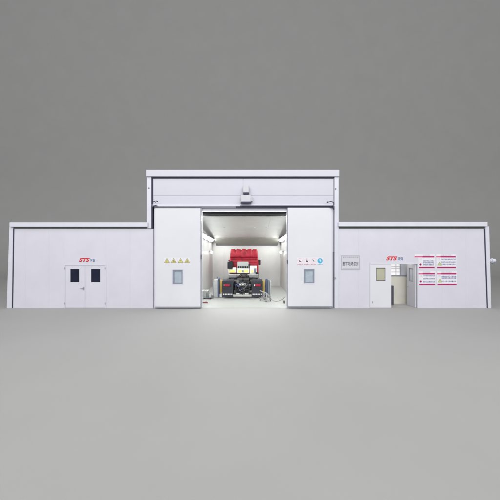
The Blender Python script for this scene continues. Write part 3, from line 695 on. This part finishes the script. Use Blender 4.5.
# ------------------------------------------------------------------ lift columns beside the truck
LY = 3.05
def lx(px): return X(px, LY)
def lz(py): return Z(py, LY) - .012
t = thing('lift_column', 'narrow blue lift column with amber panel and grey cabinet left of the truck', 'lift column', (lx(218), LY, .012))
o0 = lx(218)
MB().box(lx(213.4)-o0, lx(217.6)-o0, .05, .5, .02, lz(280.2)).build('cabinet', M['cab_grey'], t, .015)
MB().box(lx(212.6)-o0, lx(213.3)-o0, .1, .4, .02, lz(282.5)).build('side_rail', M['steel'], t, .008)
MB().box(lx(217.7)-o0, lx(219.4)-o0, .0, .3, .02, lz(278.4)).build('post', M['blue_steel'], t, .015)
MB().prism([(lx(216.6)-o0, lz(277.2)), (lx(217.8)-o0, lz(279.2)), (lx(217.8)-o0, lz(278.4)), (lx(217.0)-o0, lz(276.6))], .05, .15).build('hook', M['steel_dark'], t)
MB().box(lx(219.5)-o0, lx(222.0)-o0, .1, .2, lz(293), lz(280.4)).build('amber_panel', M['amber'], t, .012)
MB().box(lx(219.5)-o0, lx(222.0)-o0, .0, .25, .03, lz(294)).build('foot', M['white_mask'], t, .015)
t = thing('lift_column', 'rounded blue grey lift column with amber panel right of the truck', 'lift column', (lx(266.5), LY, .012))
o0 = lx(266.5)
MB().box(lx(262.6)-o0, lx(264.8)-o0, .1, .2, lz(293), lz(280.4)).build('amber_panel', M['amber'], t, .012)
mb = MB(); mb.tube([(lx(266.4)-o0, .2, .02), (lx(266.4)-o0, .2, lz(281)), (lx(266.4)-o0, .2, lz(279.2))], [.075, .075, .05], 16); mb.build('post', M['blue_steel'], t, smooth=True)
MB().box(lx(267.5)-o0, lx(269.6)-o0, .1, .5, .03, lz(279.6)).build('carriage', M['bluegrey'], t, .05, seg=4)
MB().box(lx(269.8)-o0, lx(271.2)-o0, .15, .5, .03, lz(281.5)).build('cabinet', M['cab_grey'], t, .03, seg=3)

# ------------------------------------------------------------------ clutter on the left side of the booth
def at(px, py):                                  # point on the booth floor
    d = HC*F/(py-250.0) - D
    return X(px, d), d
x, y = at(208.2, 299.0)
t = thing('pump_cart', 'small grey pump cart by the left booth wall', 'pump', (x, y, .012))
MB().box(-.30, .22, -.12, .2, .05, .10).build('deck', M['steel_dark'], t, .01)
MB().tube([(-.02, 0, .10), (-.02, 0, .34), (-.02, 0, .40)], [.10, .10, .06], 18).build('tank', M['steel_dark'], t, smooth=True)
MB().box(.06, .2, -.08, .1, .10, .30).build('motor', M['cab_grey'], t, .02)
MB().tube([(-.28, .05, .1), (-.28, .05, .5), (-.18, .05, .56), (-.08, .05, .5)], .018, 8).build('handle', M['steel'], t, smooth=True)
for sx in (-.24, .17):
    MB().lathe_x([(-.02, .03), (-.02, .05), (.02, .05), (.02, .03)], sx, -.1, .05, 16).build('wheel', M['black'], t, smooth=True)
x, y = at(211.8, 298.6)
t = thing('paint_bucket', 'low dark bucket between the pump cart and the lift column', 'bucket', (x, y, .012))
MB().tube([(0, 0, .0), (0, 0, .2)], [.10, .12], 20).build('bucket', M['steel_dark'], t, smooth=True)
MB().tube([(.12*math.cos(R(a)), 0, .2+.1*math.sin(R(a))) for a in range(0, 181, 20)], .006, 6).build('handle', M['steel'], t, smooth=True)
x, y = at(204.6, 296.4)
t = thing('storage_box', 'pale grey box against the left booth wall', 'box', (x, y, .012))
MB().box(-.2, .25, -.1, .35, 0, .34).build('box', M['cab_grey'], t, .015)
MB().box(-.21, .26, -.11, .36, .342, .38).build('lid', M['white_mask'], t, .01)
x, y = at(204.8, 303.2)
t = tag(MB().tube([(-.12+.0, .02, .03), (-.05, -.05, .035), (.05, .0, .03), (.12, -.06, .03), (.17, -.03, .03)], .028, 10).tube([(-.02, .08, .03), (.08, .09, .05), (.15, .03, .03)], .022, 10).build('hose_end', M['hose_red'], None, smooth=True), 'short dull red hose end on the floor at the left door edge', 'hose'); t.location = (x, y, .012)

# ------------------------------------------------------------------ wheeled stand and hose on the right
x, y = at(265.5, 301.6)
t = thing('wheeled_stand', 'low steel stand with splayed legs in front of the right rear flap', 'stand', (x, y, .012))
hub = Vector((.06, .1, .48))
for px_, py_ in ((-.27, .18), (.30, .1), (.02, -.22)):
    lg = MB().tube([hub, (px_*.5+.03, py_*.5+.05, .28), (px_, py_, .09)], .02, 8).build('leg', M['hose_grey'], t, smooth=True)
    MB().lathe_x([(-.018, .025), (-.018, .045), (.018, .045), (.018, .025)], px_, py_, .045, 16).build('caster', M['black'], lg, smooth=True)
MB().tube([(-.33, .14, .62), hub, (.25, .02, .30)], .022, 8).build('crossbar', M['hose_grey'], t, smooth=True)
MB().box(-.12, .10, -.06, .12, .10, .22).build('foot_pedal', M['steel_dark'], t, .02)
MB().tube([(-.36, .16, .14), (-.05, .0, .42), (.05, .0, .46)], .02, 8).build('brace', M['steel_dark'], t, smooth=True)
MB().tube([(.34, .0, .12), (.06, .0, .36), (-.2, .1, .55)], .018, 8).build('brace', M['steel_dark'], t, smooth=True)
MB().tube([(-.22, -.1, .10), (.02, -.16, .11), (.28, -.05, .10), (.24, .12, .10)], .014, 8).build('foot_ring', M['steel_dark'], t, smooth=True)
a = at(268.5, 300.0); pts = []
ctrl = [(268.5, 297.5, .3), (271.5, 300.2, .04), (275, 301.6, .03), (279.0, 301.3, .03), (282.3, 299.6, .03), (284.3, 297.4, .03)]
P3 = [Vector((*at(c[0], max(c[1], 296.5)), c[2])) for c in ctrl]
P3[0] = Vector((x+.2, y+.05, .36))
def cr(P, n=10):
    out = []
    for i in range(len(P)-1):
        p0, p1, p2, p3 = P[max(i-1, 0)], P[i], P[i+1], P[min(i+2, len(P)-1)]
        for k2 in range(n):
            u = k2/n; out.append(.5*((2*p1)+(p2-p0)*u+(2*p0-5*p1+4*p2-p3)*u*u+(3*p1-p0-3*p2+p3)*u**3))
    out.append(P[-1]); return out
tag(MB().tube(cr(P3), .024, 10).build('air_hose', M['hose_grey'], None, smooth=True), 'grey hose curving over the booth floor from the wheeled stand', 'hose')
x, y = at(284.0, 303.4)
t = thing('floor_caster', 'small dark caster block on the floor at the right door edge', 'caster', (x, y, .012))
MB().lathe_x([(-.03, .03), (-.03, .07), (.03, .07), (.03, .03)], 0, 0, .07, 18).build('wheel', M['black'], t, smooth=True)
MB().box(-.06, .06, -.05, .05, .11, .16).build('fork', M['steel_dark'], t, .01)
# dark board leaning just inside the right doorway
t = tag(MB().box(X(391.3, .5), X(393.4, .5), .45, .62, .07, Z(285.5, .5)).build('leaning_board', M['frame_dark'], None, .015), 'tall narrow dark board standing just inside the open doorway', 'board')

# ------------------------------------------------------------------ camera, light
cam = bpy.data.cameras.new('camera'); cam.sensor_width = 36; cam.lens = 36*F/500; cam.clip_end = 500
co = bpy.data.objects.new('camera', cam); C.objects.link(co); co.location = (0, -D, HC); co.rotation_euler = (R(90), 0, 0)
bpy.context.scene.camera = co
def area(name, loc, tgt, sx, sy, p, col=(1, 1, 1)):
    l = bpy.data.lights.new(name, 'AREA'); l.shape = 'RECTANGLE'; l.size = sx; l.size_y = sy; l.energy = p; l.color = col
    o = bpy.data.objects.new(name, l); C.objects.link(o); o.location = loc
    o.rotation_euler = (Vector(tgt)-Vector(loc)).to_track_quat('-Z', 'Y').to_euler(); return o
area('far_softbox', (0, -85, 42), (0, 6, 6), 130, 40, 68000, (1, 0.99, 1.0))
area('overhead_softbox', (0, -11, 15), (0, -7.5, 0), 44, 12, 2800, (1, 0.995, 1.0))
area('gate_spill_fill', (-.29, .5, 4.80), (-.29, -6, 0), 4.8, .3, 150, (.98, 1, .98))  # unseen fill added behind the lintel to brighten the floor outside the gate
area('corridor_fill', (8.3, .55, 2.55), (8.3, .56, 0), 2.2, .3, 10, (1, .97, .90))  # unseen area light added to brighten the corridor
w = bpy.data.worlds.new('World'); bpy.context.scene.world = w; w.use_nodes = True
w.node_tree.nodes['Background'].inputs['Color'].default_value = (0.32, 0.32, 0.325, 1); w.node_tree.nodes['Background'].inputs['Strength'].default_value = 1.0
sc = bpy.context.scene
sc.view_settings.view_transform = 'Standard'; sc.view_settings.look = 'None'; sc.view_settings.exposure = 0; sc.view_settings.gamma = 1
sc.cycles.max_bounces = 8; sc.cycles.use_denoising = True; sc.cycles.sample_clamp_indirect = 6
